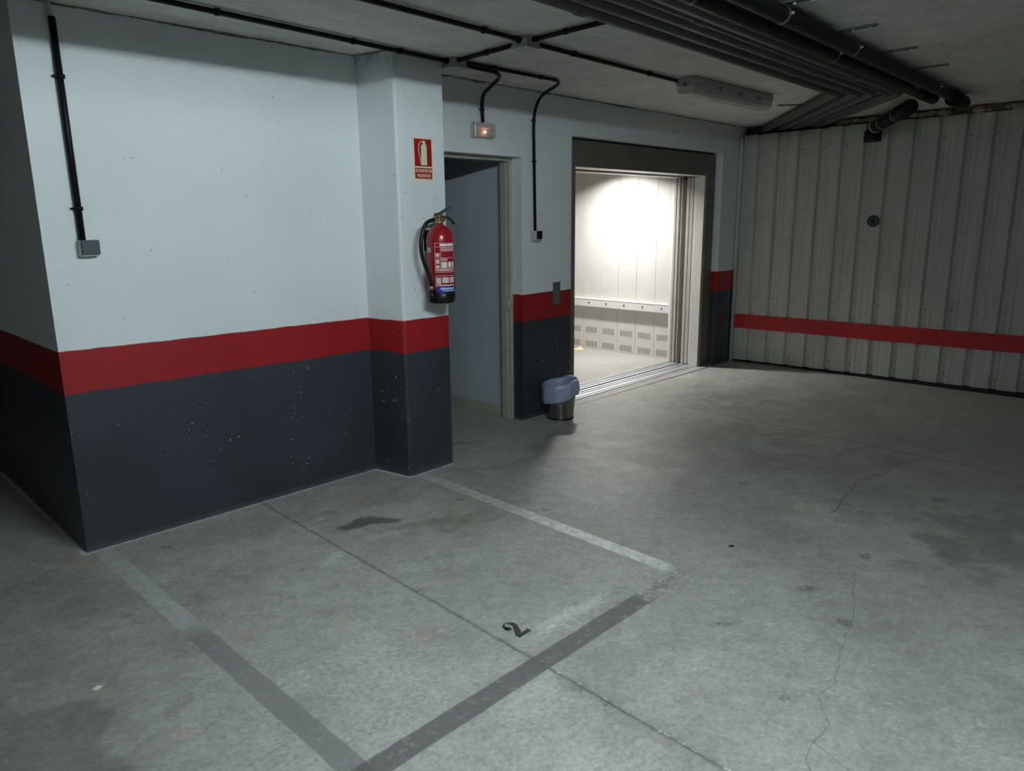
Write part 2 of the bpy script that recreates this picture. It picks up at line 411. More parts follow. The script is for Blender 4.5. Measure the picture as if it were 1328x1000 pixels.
def fillet(pts, r, n=7):
    pts = [Vector(p) for p in pts]; out = [pts[0]]
    for i in range(1, len(pts) - 1):
        a, b, c = pts[i - 1], pts[i], pts[i + 1]
        rr = r[i - 1] if isinstance(r, (list, tuple)) else r
        rr = min(rr, (b - a).length * .49, (c - b).length * .49)
        p, q = b + (a - b).normalized() * rr, b + (c - b).normalized() * rr
        for k in range(n + 1):
            t = k / n; out.append(p * (1 - t) ** 2 + b * 2 * t * (1 - t) + q * t * t)
    out.append(pts[-1]); return out

ZC = 2.445
sy = lambda x: 3.839 + (x - 4.05) * .0076       # front face of the lift wall

# ------------------------------------------------------------------ structure
from mathutils import noise as mn
def grid_axis(lo, a, b, hi, step):
    n = int(round((b - a) / step)); return [lo] + [a + (b - a) * i / n for i in range(n + 1)] + [hi]
gx = grid_axis(-4.2, .2, 5.6, 7.62, .0165); gx = gx[:-1] + [5.75 + .11 * i for i in range(17)] + [7.62]
gy = grid_axis(-5.2, .45, 3.80, 3.84, .0165)
gx = sorted(set(round(v, 5) for v in gx)); gy = sorted(set(round(v, 5) for v in gy))
verts = [(x, y, 0.0) for y in gy for x in gx]; nx_ = len(gx)
faces = [(j * nx_ + i, j * nx_ + i + 1, (j + 1) * nx_ + i + 1, (j + 1) * nx_ + i) for j in range(len(gy) - 1) for i in range(nx_ - 1)]
nv = len(verts)
# lobby strips behind the wall line, and the slab's underside
verts += [(-4.2, 3.84, 0), (3.05, 3.84, 0), (4.63, 3.84, 0), (4.63, 7.2, 0), (3.05, 7.2, 0), (-4.2, 7.2, 0), (-4.2, -5.2, -.2), (7.62, -5.2, -.2), (7.62, 3.84, -.2), (-4.2, 3.84, -.2)]
faces += [(nv, nv + 1, nv + 4, nv + 5), (nv + 1, nv + 2, nv + 3, nv + 4), (nv + 9, nv + 8, nv + 7, nv + 6)]
me = bpy.data.meshes.new('floor'); me.from_pydata(verts, [], faces); me.materials.append(M['floor'])
BL = {  # layer: (cx, cy, rx, ry, rotation, amount, softness, warp)
 0: [(2.27, 2.76, .34, .11, -.5, .7, .5, .2), (1.75, 1.15, .10, .34, 0, .45, .6, .2), (3.35, 3.15, .5, .12, 0, .35, .5, .3), (2.2, 3.35, .5, .14, 0, .4, .6, .3),
     (4.5, 1.4, .6, .35, 0, .35, .8, .4), (5.9, 3.2, .22, .5, 0, .25, .8, .3), (4.3, 2.6, .45, .2, .4, .3, .8, .4), (6.6, 2.2, .7, .3, 0, .3, .8, .4), (.20, 2.25, .30, .66, 0, .75, .07, .16),
     (.3, 3.3, .5, .4, 0, .35, .8, .3), (5.2, .6, .9, .4, 0, .35, .8, .4), (1.5, 3.5, .5, .10, 0, .35, .6, .2), (2.3, 2.0, .05, .22, -.3, .22, .6, .1), (3.9, 3.3, .3, .1, .3, .5, .7, .2), (1.25,2.95,.25,.06,.4,.3,.7,.2), (2.55,.95,.3,.04,.5,.25,.7,.2), (3.0,1.0,.25,.12,.6,.25,.8,.3), (3.95,.72,.45,.20,0,.72,.35,.3), (5.3,2.2,1.5,1.1,0,.30,.6,.8), (4.6,1.9,.5,.16,-.5,.35,.6,.4), (5.6,2.9,.45,.14,-.6,.4,.6,.4), (3.9,2.3,.4,.14,-.4,.3,.6,.4), (2.9,2.9,.5,.2,.2,.3,.6,.4), (.55,2.75,.3,.5,0,.3,.7,.3)],
 1: [(2.06, 3.06, .15, .055, -.5, .78, .12, .06), (3.22, 3.72, .20, .05, 0, .5, .5, .1)],
 2: [(2.44, 2.72, .17, .11, .4, .75, .7, .2), (2.1, 3.25, .2, .05, 0, .3, .6, .2)],
 3: [(x, y, r * 1.25, r * .8, -.6, .62, .5, .03) for (x, y, r) in ((1.595, 2.016, .034), (1.421, 2.316, .024), (1.105, 2.515, .028), (.731, 2.097, .028), (.95, 2.62, .026), (.62, 2.5, .02), (1.33, 3.1, .024), (2.22, 3.36, .05), (.86, 3.70, .05))],
 4: [(x, y, r * 1.3, r * .8, -.7, .85, .4, .03) for (x, y, r) in ((2.43, 1.23, .022), (1.786, 2.298, .016), (2.9, 1.1, .03), (3.4, 1.05, .025), (2.75, .9, .02), (2.15, .85, .018), (3.9, 1.9, .022), (.85, 3.0, .016),
     (1.2, 3.55, .03), (4.4, 1.0, .04), (1.5, 1.0, .03), (1.72, 1.25, .02), (2.6, 2.95, .018), (2.82, 2.5, .015), (2.0, 3.35, .02), (3.9, 3.1, .03), (4.25, 3.45, .05), (2.70, 3.0, .024), (2.685, 2.63, .02), (2.67, 2.54, .015), (1.72,1.38,.02),(2.0,2.5,.012))],
 5: [(1.25, 1.55, .42, .55, 0, .38, .7, .45), (1.9, .9, .5, .3, 0, .16, .8, .4), (2.08, 1.70, .21, .034, .06, .75, .5, .03), (1.72, 2.82, .10, .03, .5, .5, .5, .06), (2.05, 2.83, .12, .025, -.3, .45, .6, .1), (1.9, 3.3, .05, .02, 0, .4, .5, .05)]}
def stain_tone(x, y):
    out = []
    n1 = mn.noise_vector((x * 5.2, y * 5.2, 3.1)); n2 = mn.noise_vector((x * 17, y * 17, 9.7))
    wx, wy = n1[0] + .4 * n2[0], n1[1] + .4 * n2[1]
    for L in range(6):
        keep = 1.0
        for (cx_, cy_, rx, ry, ro, am, so, wp) in BL[L]:
            dx, dy = x + wx * wp - cx_, y + wy * wp - cy_
            if abs(dx) > 1.6 or abs(dy) > 1.6: continue
            c_, s_ = math.cos(ro), math.sin(ro); u_, v_ = (dx * c_ + dy * s_) / rx, (-dx * s_ + dy * c_) / ry
            q = math.sqrt(u_ * u_ + v_ * v_)
            if q < 1 + so:
                t = min(1, (1 + so - q) / (2 * so)); keep *= 1 - am * t * t * (3 - 2 * t)
        out.append(1 - keep)
    return out
sa = me.attributes.new('stain_tone_a', 'FLOAT_VECTOR', 'POINT'); sb = me.attributes.new('stain_tone_b', 'FLOAT_VECTOR', 'POINT')
fa, fb = [], []
for (x, y, z) in verts:
    q = stain_tone(x, y) if (z == 0 and .1 < x < 7.6 and .4 < y < 3.85) else [0] * 6
    fa += q[:3]; fb += q[3:]
sa.data.foreach_set('vector', fa); sb.data.foreach_set('vector', fb)
floor = bpy.data.objects.new('floor', me); C.objects.link(floor); struct(floor)
mb = MB(); mb.box(-4.2, 7.62, -5.2, 4.05, ZC, ZC + .2); mb.box(-4.2, 4.3, 4.05, 7.2, ZC, ZC + .2)
struct(mb.build('ceiling', M['ceiling']))

mb = MB(); mb.prism([(.928, 3.747), (2.62, 3.741), (2.62, 7.0), (.955, 7.0)], 0, ZC)
struct(mb.build('wall_left', M['wallA']))
mb = MB(); mb.prism([(2.586, 3.80), (2.645, 3.478), (2.649, 3.468), (2.660, 3.461), (2.70, 3.460), (3.002, 3.469), (3.002, 3.99), (2.586, 3.99)], 0, ZC)
struct(mb.build('wall_pillar', M['wallP']))
mb = MB()
mb.box(3.0, 3.20, 3.839, 4.0, 0, ZC); mb.box(3.20, 4.06, 3.839, 4.0, 1.976, ZC); mb.box(4.06, 4.635, 3.839, 4.0, 0, ZC)
mb.box(4.635, 7.03, 3.839, 4.0, 2.168, ZC); mb.box(7.03, 7.50, 3.839, 4.0, 0, ZC)
struct(mb.shear().build('wall_back', M['wallD'], weld=False))
# hall walls out of the frame
mb = MB(); mb.box(-4.4, -4.2, -5.2, 7.2, 0, ZC); struct(mb.build('wall_far_left', M['wallX']))
mb = MB(); mb.box(-4.2, 7.62, -5.4, -5.2, 0, ZC); struct(mb.build('wall_front', M['wallX']))
mb = MB(); mb.box(-4.2, .94, 7.0, 7.2, 0, ZC); struct(mb.build('wall_rear', M['wallX']))
mb = MB(); mb.box(7.62, 7.8, -5.2, 4.0, 0, ZC); struct(mb.build('wall_outer_right', M['brick']))

mb = MB()
def rough_edge(a, b, r=.006):
    n = int((Vector(b) - Vector(a)).length / .02); pts = []; rs = []
    for i in range(n + 1):
        p = Vector(a).lerp(Vector(b), i / n); q = mn.noise_vector(p * 9) ; q2 = mn.noise_vector(p * 31)
        pts.append(p + Vector((q.x * .003, q.y * .004, -.004 + q.z * .005 + q2.z * .003))); rs.append(max(.0015, r * (.75 + .9 * q.y + .7 * q2.x)))
    mb.tube(pts, rs, 6)
for a_, b_ in (((.93, 3.744, ZC), (2.59, 3.740, ZC)), ((2.587, 3.74, ZC), (2.645, 3.468, ZC)), ((2.66, 3.459, ZC), (3.0, 3.468, ZC)), ((3.0, 3.829, ZC), (7.4, 3.862, ZC))): rough_edge(a_, b_)
struct(mb.build('trim_2', plain('grey_joint_plaster', (.20, .20, .185), .95, nscale=35, namp=.5, bstr=.6), weld=False))

# stair lobby behind the doorway
mb = MB(); mb.prism([(4.085, 4.0), (4.25, 4.0), (4.25, 6.4), (4.085, 6.4)], 0, ZC)
struct(mb.build('wall_inner_right', M['inner']))
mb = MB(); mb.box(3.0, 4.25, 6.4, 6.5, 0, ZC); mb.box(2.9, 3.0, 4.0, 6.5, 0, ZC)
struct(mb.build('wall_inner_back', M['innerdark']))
mb = MB(); mb.box(4.068, 4.085, 4.0, 6.4, 0, .072); struct(mb.build('baseboard_right', M['skirt'], bevel=.002))
# door frame (structure)
mb = MB()
mb.box(4.030, 4.06, 3.935, 4.03, 0, 1.965); mb.box(3.20, 4.06, 3.935, 4.03, 1.951, 1.975); mb.box(3.2, 3.255, 3.935, 4.03, 0, 1.965)
mb.box(4.018, 4.031, 3.965, 4.025, 0, 1.952)
door = struct(mb.shear().build('door_1', M['frame'], bevel=.003, weld=False))
mb = MB(); mb.tube([(4.024, 3.950, .86), (4.024, 3.950, .93)], .007)
mb.build('hinge', M['galv'], door)

# ------------------------------------------------------------------ corrugated partition
def cx(y): return 7.39 + .05 * (3.85 - y)
PLEFT = [3.823 - .2045 * k for k in range(44)]
def sheet_wall():
    mb = MB(); prof = []
    # from +Y end to -Y: wide raised pan (towards the hall), narrow groove
    for y in PLEFT:
        prof += [(y, 0), (y - .030, 0), (y - .034, .003), (y - .038, 0), (y - .138, 0), (y - .154, .030), (y - .194, .030), (y - .199, .006)]
    prof = [(3.85, .030)] + prof
    z0, z1 = .028, 2.352
    for zz in ((z0, z1),):
        prev = None
        for y, d in prof:
            top = z1 + (.006 if y < 3 else 0) + (3.8 - y) * .008 if y > 1 else 2.38
            a = mb.bm.verts.new((cx(y) + d, y, z0)); b = mb.bm.verts.new((cx(y) + d, y, top))
            c = mb.bm.verts.new((cx(y) + d + .002, y, z0)); e = mb.bm.verts.new((cx(y) + d + .002, y, top))
            if prev:
                mb.bm.faces.new((prev[0], a, b, prev[1])); mb.bm.faces.new((prev[2], prev[3], e, c))
                mb.bm.faces.new((prev[0], prev[2], c, a)); mb.bm.faces.new((prev[1], b, e, prev[3]))
            prev = (a, b, c, e)
    o = struct(mb.build('wall_right', M['sheet'], weld=False))
    # stiffening bead of each pan
    mb = MB(); mb.extr([(cx(3.9) - .003, 3.9 - .03, .372), (cx(-4.9) - .003, -4.9, .372), (cx(-4.9) - .003, -4.9, .522), (cx(3.9) - .003, 3.87, .522)], (-.004, 0, 0))
    mb.build('red_band', M['band'], o)
    mb = MB()
    for (yy, zz) in ((0, 0),):
        mb.extr([(7.352, 3.852, 0), (7.392, 3.834, 0), (7.392, 3.829, 0), (7.352, 3.829, 0)], (0, 0, 2.33))
    mb.build('corner_angle', M['galv'], o)
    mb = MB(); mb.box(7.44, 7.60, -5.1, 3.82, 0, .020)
    mb.build('gap_shade_strip', M['dark'], o)  # near-black strip stands in for the dark gap under the sheets
    mb = MB(); scr = None
    for k in range(14):
        y = PLEFT[k] - .178
        for z in (.115, .70, 2.19 + .0012 * k):
            if k == 0 and z > 2: pass
            if scr is None:
                mb.tube([(0, 0, 0), (-.004, 0, 0)], .009, 8); mb.tube([(-.004, 0, 0), (-.010, 0, 0)], .0055, 6)
                scr = mb.build('screw', M['galvdark'], o); s = scr
            else:
                s = scr.copy(); C.objects.link(s); s.parent = o
            s.location = (cx(y) + .030, y, z + random.uniform(-.012, .012))
    return o
wr = sheet_wall()
# rubble and foam in the gap above the sheets
mb = MB()
for i in range(60):
    y = random.uniform(1.0, 2.95) if i < 52 else random.uniform(.2, 1.0); r = random.uniform(.015, .034)
    bmesh.ops.create_icosphere(mb.bm, subdivisions=2, radius=1, matrix=Matrix.Translation((7.50 + random.uniform(0, .05), y, 2.40 + random.uniform(-.008, .012))) @ Matrix.Diagonal((r, r * 1.6, r * .9, 1)))
for v in mb.bm.verts: v.co += Vector([random.uniform(-.005, .005) for _ in range(3)])
for v in mb.bm.verts: v.co.z = min(v.co.z, ZC - .001)
tag(mb.build('mortar_rubble', M['brick'], weld=False), 'crumbling pinkish mortar packed above the ribbed metal partition', 'mortar', kind='stuff')

# black round knob on the sheet
k = empty('wall_knob', (7.456, 2.514, 1.486)); tag(k, 'black round knob fixed high on the beige ribbed metal partition', 'knob')
mb = MB(); x0 = cx(2.514)
mb.tube([(x0 - .001, 2.514, 1.486), (x0 - .014, 2.514, 1.486), (x0 - .024, 2.514, 1.486), (x0 - .028, 2.514, 1.486)], [.054, .056, .048, .03], 32)
mb.build('knob_cap', M['switchdark'], k)
mb = MB(); mb.tube([(x0 - .027, 2.514, 1.486), (x0 - .034, 2.514, 1.486)], .012, 16); mb.build('knob_boss', M['rubber'], k)

# ------------------------------------------------------------------ lift
# landing surround
ld = empty('lift_door_frame', (5.8, 3.93, 0)); tag(ld, 'dark taupe steel surround of the car lift doorway', 'door frame')
def sbox(name, mat, parent, *boxes, bevel=0):
    m_ = MB()
    for b_ in boxes: m_.box(*b_)
    return m_.shear().build(name, mat, parent, bevel=bevel, weld=False)
sbox('header_panel', M['taupe'], ld, (4.637, 7.028, 3.915, 3.945, 1.945, 2.15))
sbox('jamb', M['taupe'], ld, (4.637, 4.778, 3.915, 4.0, 0, 1.945))
sbox('jamb', M['taupe'], ld, (6.872, 7.028, 3.915, 3.935, 0, 1.945))
sbox('jamb_return', M['cream'], ld, (6.860, 6.885, 3.936, 4.012, 0, 1.945))
sbox('jamb_return', M['cream'], ld, (4.745, 4.790, 4.0, 4.012, 0, 1.945))
sbox('soffit', M['rail'], ld, (4.78, 6.885, 3.9455, 4.10, 1.946, 1.965))
sbox('mortar_gap', M['dark'], ld, (4.64, 7.025, 3.935, 3.95, 2.151, 2.167))
# side infill behind the surround, near-black to paint the shade between door leaves
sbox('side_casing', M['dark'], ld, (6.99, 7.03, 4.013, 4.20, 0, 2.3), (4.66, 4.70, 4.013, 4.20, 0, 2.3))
sbox('gap_shade', M['dark'], ld, (4.70, 6.985, 4.11, 4.17, 1.968, 2.3))  # near-black block paints the shade in the gap above the doorway
# folded landing door leaves
fd = empty('sliding_door', (6.93, 4.08, 0)); tag(fd, 'three stacked cream leaves of the landing door folded to the right of the lift opening', 'sliding door')
for i, (y0, y1) in enumerate(((4.018, 4.055), (4.066, 4.103), (4.114, 4.146))):
    sbox('door_leaf', M['creamfold'] if i else M['cream'], fd, (6.868 + .004 * i, 6.985, y0, y1, .012, 1.94), bevel=.003)
cd = empty('sliding_door', (6.93, 4.24, 0)); tag(cd, 'thin stacked leaves of the lift car door standing behind the black gap', 'sliding door')
for i, (y0, y1) in enumerate(((4.198, 4.208), (4.232, 4.260), (4.271, 4.297))):
    sbox('door_leaf', M['creamfold'], cd, (6.878 + .002 * i, 6.985, y0, y1, .012, 1.93), bevel=.003)
# sill
sl = empty('lift_sill', (5.8, 4.05, 0)); tag(sl, 'grooved aluminium sill tracks across the foot of the lift doorway', 'door sill')
def sill(name, y0, y1, grooves, x0=4.64, x1=7.0):
    m_ = MB(); ys = [y0]
    for g in grooves: ys += [g - .008, g + .008]
    ys += [y1]
    for i in range(0, len(ys), 2): m_.box(x0, x1, ys[i], ys[i + 1], .0005, .007)
    m_.box(x0, x1, y0, y1, -.012, -.004, 1)
    return m_.shear().build(name, [M['alu'], M['dark']], sl, weld=False)
sill('landing_sill', 3.955, 4.142, (3.985, 4.055, 4.098))
sill('car_sill', 4.172, 4.325, (4.215, 4.262, 4.296))
sbox('sill_gap', M['dark'], sl, (4.64, 7.0, 4.143, 4.171, -.03, -.008))
# concrete strip under the sills
mb = MB(); mb.box(4.63, 7.6, 3.84, 4.143, -.2, -.013); mb.box(4.63, 7.6, 3.84, 3.9545, -.013, 0); mb.box(7.0, 7.6, 3.9545, 4.143, -.013, 0)
struct(mb.shear().build('trim_1', M['floor'], weld=False))

car = empty('lift_car', (5.8, 6.0, 0)); tag(car, 'large cream panelled car lift standing open and brightly lit inside', 'lift car')
mb = MB(); mb.box(4.55, 7.06, 4.326, 8.2, -.15, 0); mb.build('car_floor', M['liftfloor'], car)
mb = MB()
XS = 7.0
ys = [4.335] + [4.595 + .252 * i for i in range(15)]
for a, b_ in zip(ys, ys[1:]):
    if b_ > 8.2: b_ = 8.2
    mb.prism([(XS, a + .0022), (XS, b_ - .0022), (XS + .012, b_ - .0005), (XS + .012, a + .0005)][::-1], 0, 2.25)
mb.box(XS + .006, XS + .05, 4.33, 8.2, 0, 2.25, 0)
# vent slots of every panel, two rows
for a in [4.595 - .252 + .252 * i for i in range(9)]:
    for z in (.028, .20):
        for q in range(12):
            yy = a + .045 + q * .0145
            if yy < 4.36: continue
            mb.box(XS - .0006, XS + .0010, yy, yy + .0075, z, z + .070, 1)
mb.build('side_wall_panels', [M['cream'], M['slot']], car, weld=False)
mb = MB(); mb.box(XS - .016, XS - .006, 4.33, 8.1, .505, .515); mb.box(XS - .052, XS - .042, 4.33, 8.1, .530, .605); mb.box(XS - .052, XS - .0005, 4.33, 8.1, .600, .612); mb.box(XS - .052, XS - .0005, 4.33, 8.1, .522, .530)
brl = mb.build('bumper_rail', M['rail'], car, weld=False)
mb = MB(); mb.tube([(XS - .052, 0, 0), (XS - .056, 0, 0)], .009, 10); bolt = mb.build('bolt', M['dark'], brl)
for i in range(9):
    s_ = bolt if i == 0 else bolt.copy()
    if i: C.objects.link(s_); s_.parent = brl
    s_.location = (0, 4.47 + .252 * i, .567)
mb = MB(); mb.box(6.955, 6.999, 4.302, 4.334, 0, 2.25); mb.box(6.935, 6.955, 4.302, 4.375, 0, 1.945); mb.build('front_column', M['rail'], car, weld=False)
mb = MB(); mb.box(4.60, 6.934, 4.21, 4.325, 1.937, 2.25); mb.build('car_header', M['rail'], car)
mb = MB()
mb.box(4.60, 7.05, 8.2, 8.25, 0, 2.25); mb.box(4.55, 4.60, 4.33, 8.2, 0, 2.25)
mb.build('rear_wall', M['cream'], car, weld=False)
mb = MB(); mb.box(4.55, 7.06, 4.33, 8.25, 2.251, 2.30); mb.build('car_ceiling', M['cream'], car)
mb = MB(); mb.lathe([(.085, 0), (.085, -.012), (.065, -.012), (.065, 0)], (6.42, 4.97, 2.2505), 28)
dl = mb.build('downlight', M['galv'], car)

# warm light reflection on the car floor, put in as a tan piece
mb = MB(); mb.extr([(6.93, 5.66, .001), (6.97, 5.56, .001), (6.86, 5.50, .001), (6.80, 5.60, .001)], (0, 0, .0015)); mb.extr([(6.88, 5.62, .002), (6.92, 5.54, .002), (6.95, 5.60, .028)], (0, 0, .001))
tag(mb.build('paper_glow_scrap', plain('tan_glow_colour', (.8, .52, .33), .8)), 'tan folded piece standing in for a warm light reflection on the lift car floor', 'paper')

# ------------------------------------------------------------------ conduits
def clip_at(parent, p, d, r, n):
    """saddle clip around a tube at p, direction d, n = towards the mounting surface"""
    p, d, n = Vector(p), Vector(d).normalized(), Vector(n)
    m_ = MB(); m_.tube([p - d * .008, p + d * .008], r * 1.28, 12)
    side = d.cross(n).normalized()
    m_.tube([p + n * (r * .4) + side * r * .8, p + n * (r * .6) + side * r * 2.1], r * .36, 8)
    return m_.build('clip', M['black'], parent)
def conduit(label, pts, rad, r=.0125, clips=(), group=None, name='conduit'):
    e = empty(name, tuple(pts[0])); tag(e, label, 'conduit', group)
    path = fillet(pts, rad); m_ = MB(); m_.tube(path, r, 14); m_.build('conduit_tube', M['black'], e)
    for (p, d, n) in clips: clip_at(e, p, d, r, n)
    return e
UPV = (0, 0, 1)
zc_ = ZC - .018
conduit('black conduit along the ceiling edge above the bay wall', [(-1.2, 3.168, zc_), (3.00, 3.437, zc_)], 0, clips=[((x, 3.168 + (x + 1.2) * .0640, zc_), (1, .064, 0), UPV) for x in (.6, 1.62, 2.35, 2.66)])
conduit('black conduit crossing the ceiling to the near corner of the middle junction box', [(-1.0, 2.60, zc_), (2.945, 2.792, zc_)], 0, clips=[((x, 2.60 + (x + 1) * .0487, zc_), (1, .049, 0), UPV) for x in (.9, 1.9, 2.68)])
conduit('black conduit from the middle junction box to the ceiling strip light', [(3.055, 2.800, zc_), (4.56, 2.870, zc_)], 0, clips=[((3.40, 2.816, zc_), (1, .045, 0), UPV), ((4.20, 2.853, zc_), (1, .045, 0), UPV)])
conduit('short black conduit joining the two grey junction boxes', [(3.052, 3.375, zc_), (3.008, 2.855, zc_)], 0, clips=[((3.03, 3.12, zc_), (.08, 1, 0), UPV)])
conduit('black conduit from the middle junction box towards the grey pipes', [(2.998, 2.745, zc_), (2.980, 2.185, zc_)], 0, clips=[((2.988, 2.52, zc_), (0, 1, 0), UPV)])
conduit('black conduit curving down the wall to the emergency light', [(3.115, 3.425, 2.420), (3.50, 3.455, 2.420), (3.650, 3.815, 2.35), (3.660, 3.817, 2.18)], [.12, .15], clips=[((3.659, 3.819, 2.262), (0, 0, 1), (0, 1, 0))])
conduit('black conduit dropping to the small switch beside the lift', [(3.115, 3.39, 2.427), (4.00, 3.40, 2.427), (4.172, 3.822, 2.37), (4.190, 3.824, 1.452)], [.10, .20], clips=[((3.35, 3.393, 2.427), (1, 0, 0), UPV), ((3.78, 3.398, 2.427), (1, 0, 0), UPV), ((4.181, 3.824, 2.235), (0, 0, 1), (0, 1, 0)), ((4.184, 3.824, 1.95), (0, 0, 1), (0, 1, 0))], r=.0115)
conduit('straight vertical black conduit on the bay wall ending in the dark-covered switch', [(1.078, 3.729, 2.385), (1.082, 3.729, 1.462)], 0, r=.0145, clips=[((1.082, 3.729, 2.15), (0, 0, 1), (0, 1, 0)), ((1.084, 3.729, 1.60), (0, 0, 1), (0, 1, 0))])
mb = MB(); mb.tube([(1.078, 3.730, 2.386), (1.070, 3.731, 2.42), (1.072, 3.733, 2.444)], [.008, .010, .012], 8)
tag(mb.build('cable_end', plain('whitish_filler', (.45, .47, .46), .9)), 'plastered cable stub above the straight vertical conduit, under the ceiling', 'cable')

def jbox(c, rz, label, low=True):
    e = empty('junction_box', c); tag(e, label, 'junction box')
    def rot(m_):
        for v in m_.bm.verts:
            x, y = v.co.x - c[0], v.co.y - c[1]
            v.co.x = c[0] + x * math.cos(rz) - y * math.sin(rz); v.co.y = c[1] + x * math.sin(rz) + y * math.cos(rz)
        return m_
    m_ = MB(); m_.box(c[0] - .052, c[0] + .052, c[1] - .052, c[1] + .052, ZC - .042, ZC); rot(m_).build('box_body', M['boxgrey'], e, bevel=.004)
    m_ = MB(); m_.box(c[0] - .056, c[0] + .056, c[1] - .056, c[1] + .056, ZC - .056, ZC - .0425); rot(m_).build('box_lid', M['boxgrey'], e, bevel=.003)
    for dx in (-1, 1):
        m_ = MB(); m_.tube([(c[0] + dx * .052, c[1], ZC - .019), (c[0] + dx * .062, c[1], ZC - .019)], .017, 14); rot(m_).build('gland', M['black'], e)
    return e
jbox((3.065, 3.430, ZC), .05, 'grey junction box at the ceiling beside the pillar top')
jbox((3.000, 2.800, ZC), .05, 'grey junction box in the middle of the ceiling where conduits cross')

# ------------------------------------------------------------------ switches
e = empty('light_switch', (1.104, 3.747, 1.426)); tag(e, 'square surface switch with dark cover at the foot of the straight vertical conduit', 'switch')
mb = MB(); mb.box(1.060, 1.140, 3.702, 3.7455, 1.392, 1.463); mb.build('switch_box', M['switchgrey'], e, bevel=.006)
mb = MB(); mb.box(1.064, 1.140, 3.690, 3.7015, 1.400, 1.463); mb.build('switch_cover', M['switchdark'], e, bevel=.004)
e = empty('light_switch', (4.19, 3.839, 1.41)); tag(e, 'small square switch beside the lift with a black rocker', 'switch')
mb = MB(); mb.box(4.155, 4.228, 3.792, 3.8395, 1.378, 1.452); mb.build('switch_box', M['switchgrey'], e, bevel=.005)
mb = MB(); mb.box(4.172, 4.228, 3.784, 3.7915, 1.390, 1.450); mb.build('rocker', M['rubber'], e, bevel=.002)
# lift call plate
e = empty('call_plate', (4.457, 3.84, .965)); tag(e, 'dark vertical steel call plate straddling the red band beside the lift', 'call panel')
mb = MB(); mb.box(4.414, 4.500, 3.834, 3.841, .875, 1.052); mb.shear().build('plate', M['plate'], e, bevel=.001)
mb = MB(); mb.tube([(4.457, 3.8375, .93), (4.457, 3.8335, .93)], .010, 14); mb.build('call_button', M['galvdark'], e)

# ------------------------------------------------------------------ emergency light
e = empty('emergency_light', (3.66, 3.836, 2.13)); tag(e, 'small clear emergency light with an orange glowing lamp above the doorway', 'emergency light')
def rrect(x0, x1, z0, z1, rl, rr, n=6):
    out = []
    for cx_, cz_, r_, a0 in ((x1 - rr, z1 - rr, rr, 0), (x0 + rl, z1 - rl, rl, PI / 2), (x0 + rl, z0 + rl, rl, PI), (x1 - rr, z0 + rr, rr, 1.5 * PI)):
        for k in range(n + 1):
            a = a0 + PI / 2 * k / n; out.append((cx_ + r_ * math.cos(a), cz_ + r_ * math.sin(a)))
    return out
o2 = rrect(3.556, 3.765, 2.077, 2.177, .012, .030)
mb = MB(); mb.extr([(x, 3.836, z) for x, z in o2], (0, -.016, 0)); mb.build('lamp_base', M['switchgrey'], e)
mb = MB(); mb.extr([(x, 3.8195, z) for x, z in rrect(3.575, 3.75, 2.085, 2.170, .01, .02)], (0, -.004, 0)); mb.box(3.715, 3.742, 3.8, 3.8150, 2.088, 2.102, 1); mb.build('reflector', [M['boxgrey'], M['rubber']], e)
mb = MB()
oo = rrect(3.560, 3.761, 2.081, 2.173, .012, .030); oi = rrect(3.566, 3.755, 2.087, 2.167, .010, .026)
a = [mb.bm.verts.new((x, 3.8195, z)) for x, z in oo]; b_ = [mb.bm.verts.new((x, 3.790, z)) for x, z in oo]; c_ = [mb.bm.verts.new((x, 3.785, z)) for x, z in oi]
n_ = len(a)
for i in range(n_):
    j = (i + 1) % n_; mb.bm.faces.new((a[i], a[j], b_[j], b_[i])); mb.bm.faces.new((b_[i], b_[j], c_[j], c_[i]))
mb.bm.faces.new(c_)
mb.build('lamp_cover', M['emcover'], e)
mb = MB(); bmesh.ops.create_uvsphere(mb.bm, u_segments=12, v_segments=8, radius=.0065, matrix=Matrix.Translation((3.668, 3.803, 2.117))); mb.build('glow_lamp', emit('orange_led', (1.0, .36, .14), 26), e)
mb = MB(); mb.tube([(3.63, 3.803, 2.138), (3.705, 3.803, 2.138)], .005, 10); mb.build('lamp_tube', emit('pink_lamp_tube', (1.0, .38, .34), .55), e)

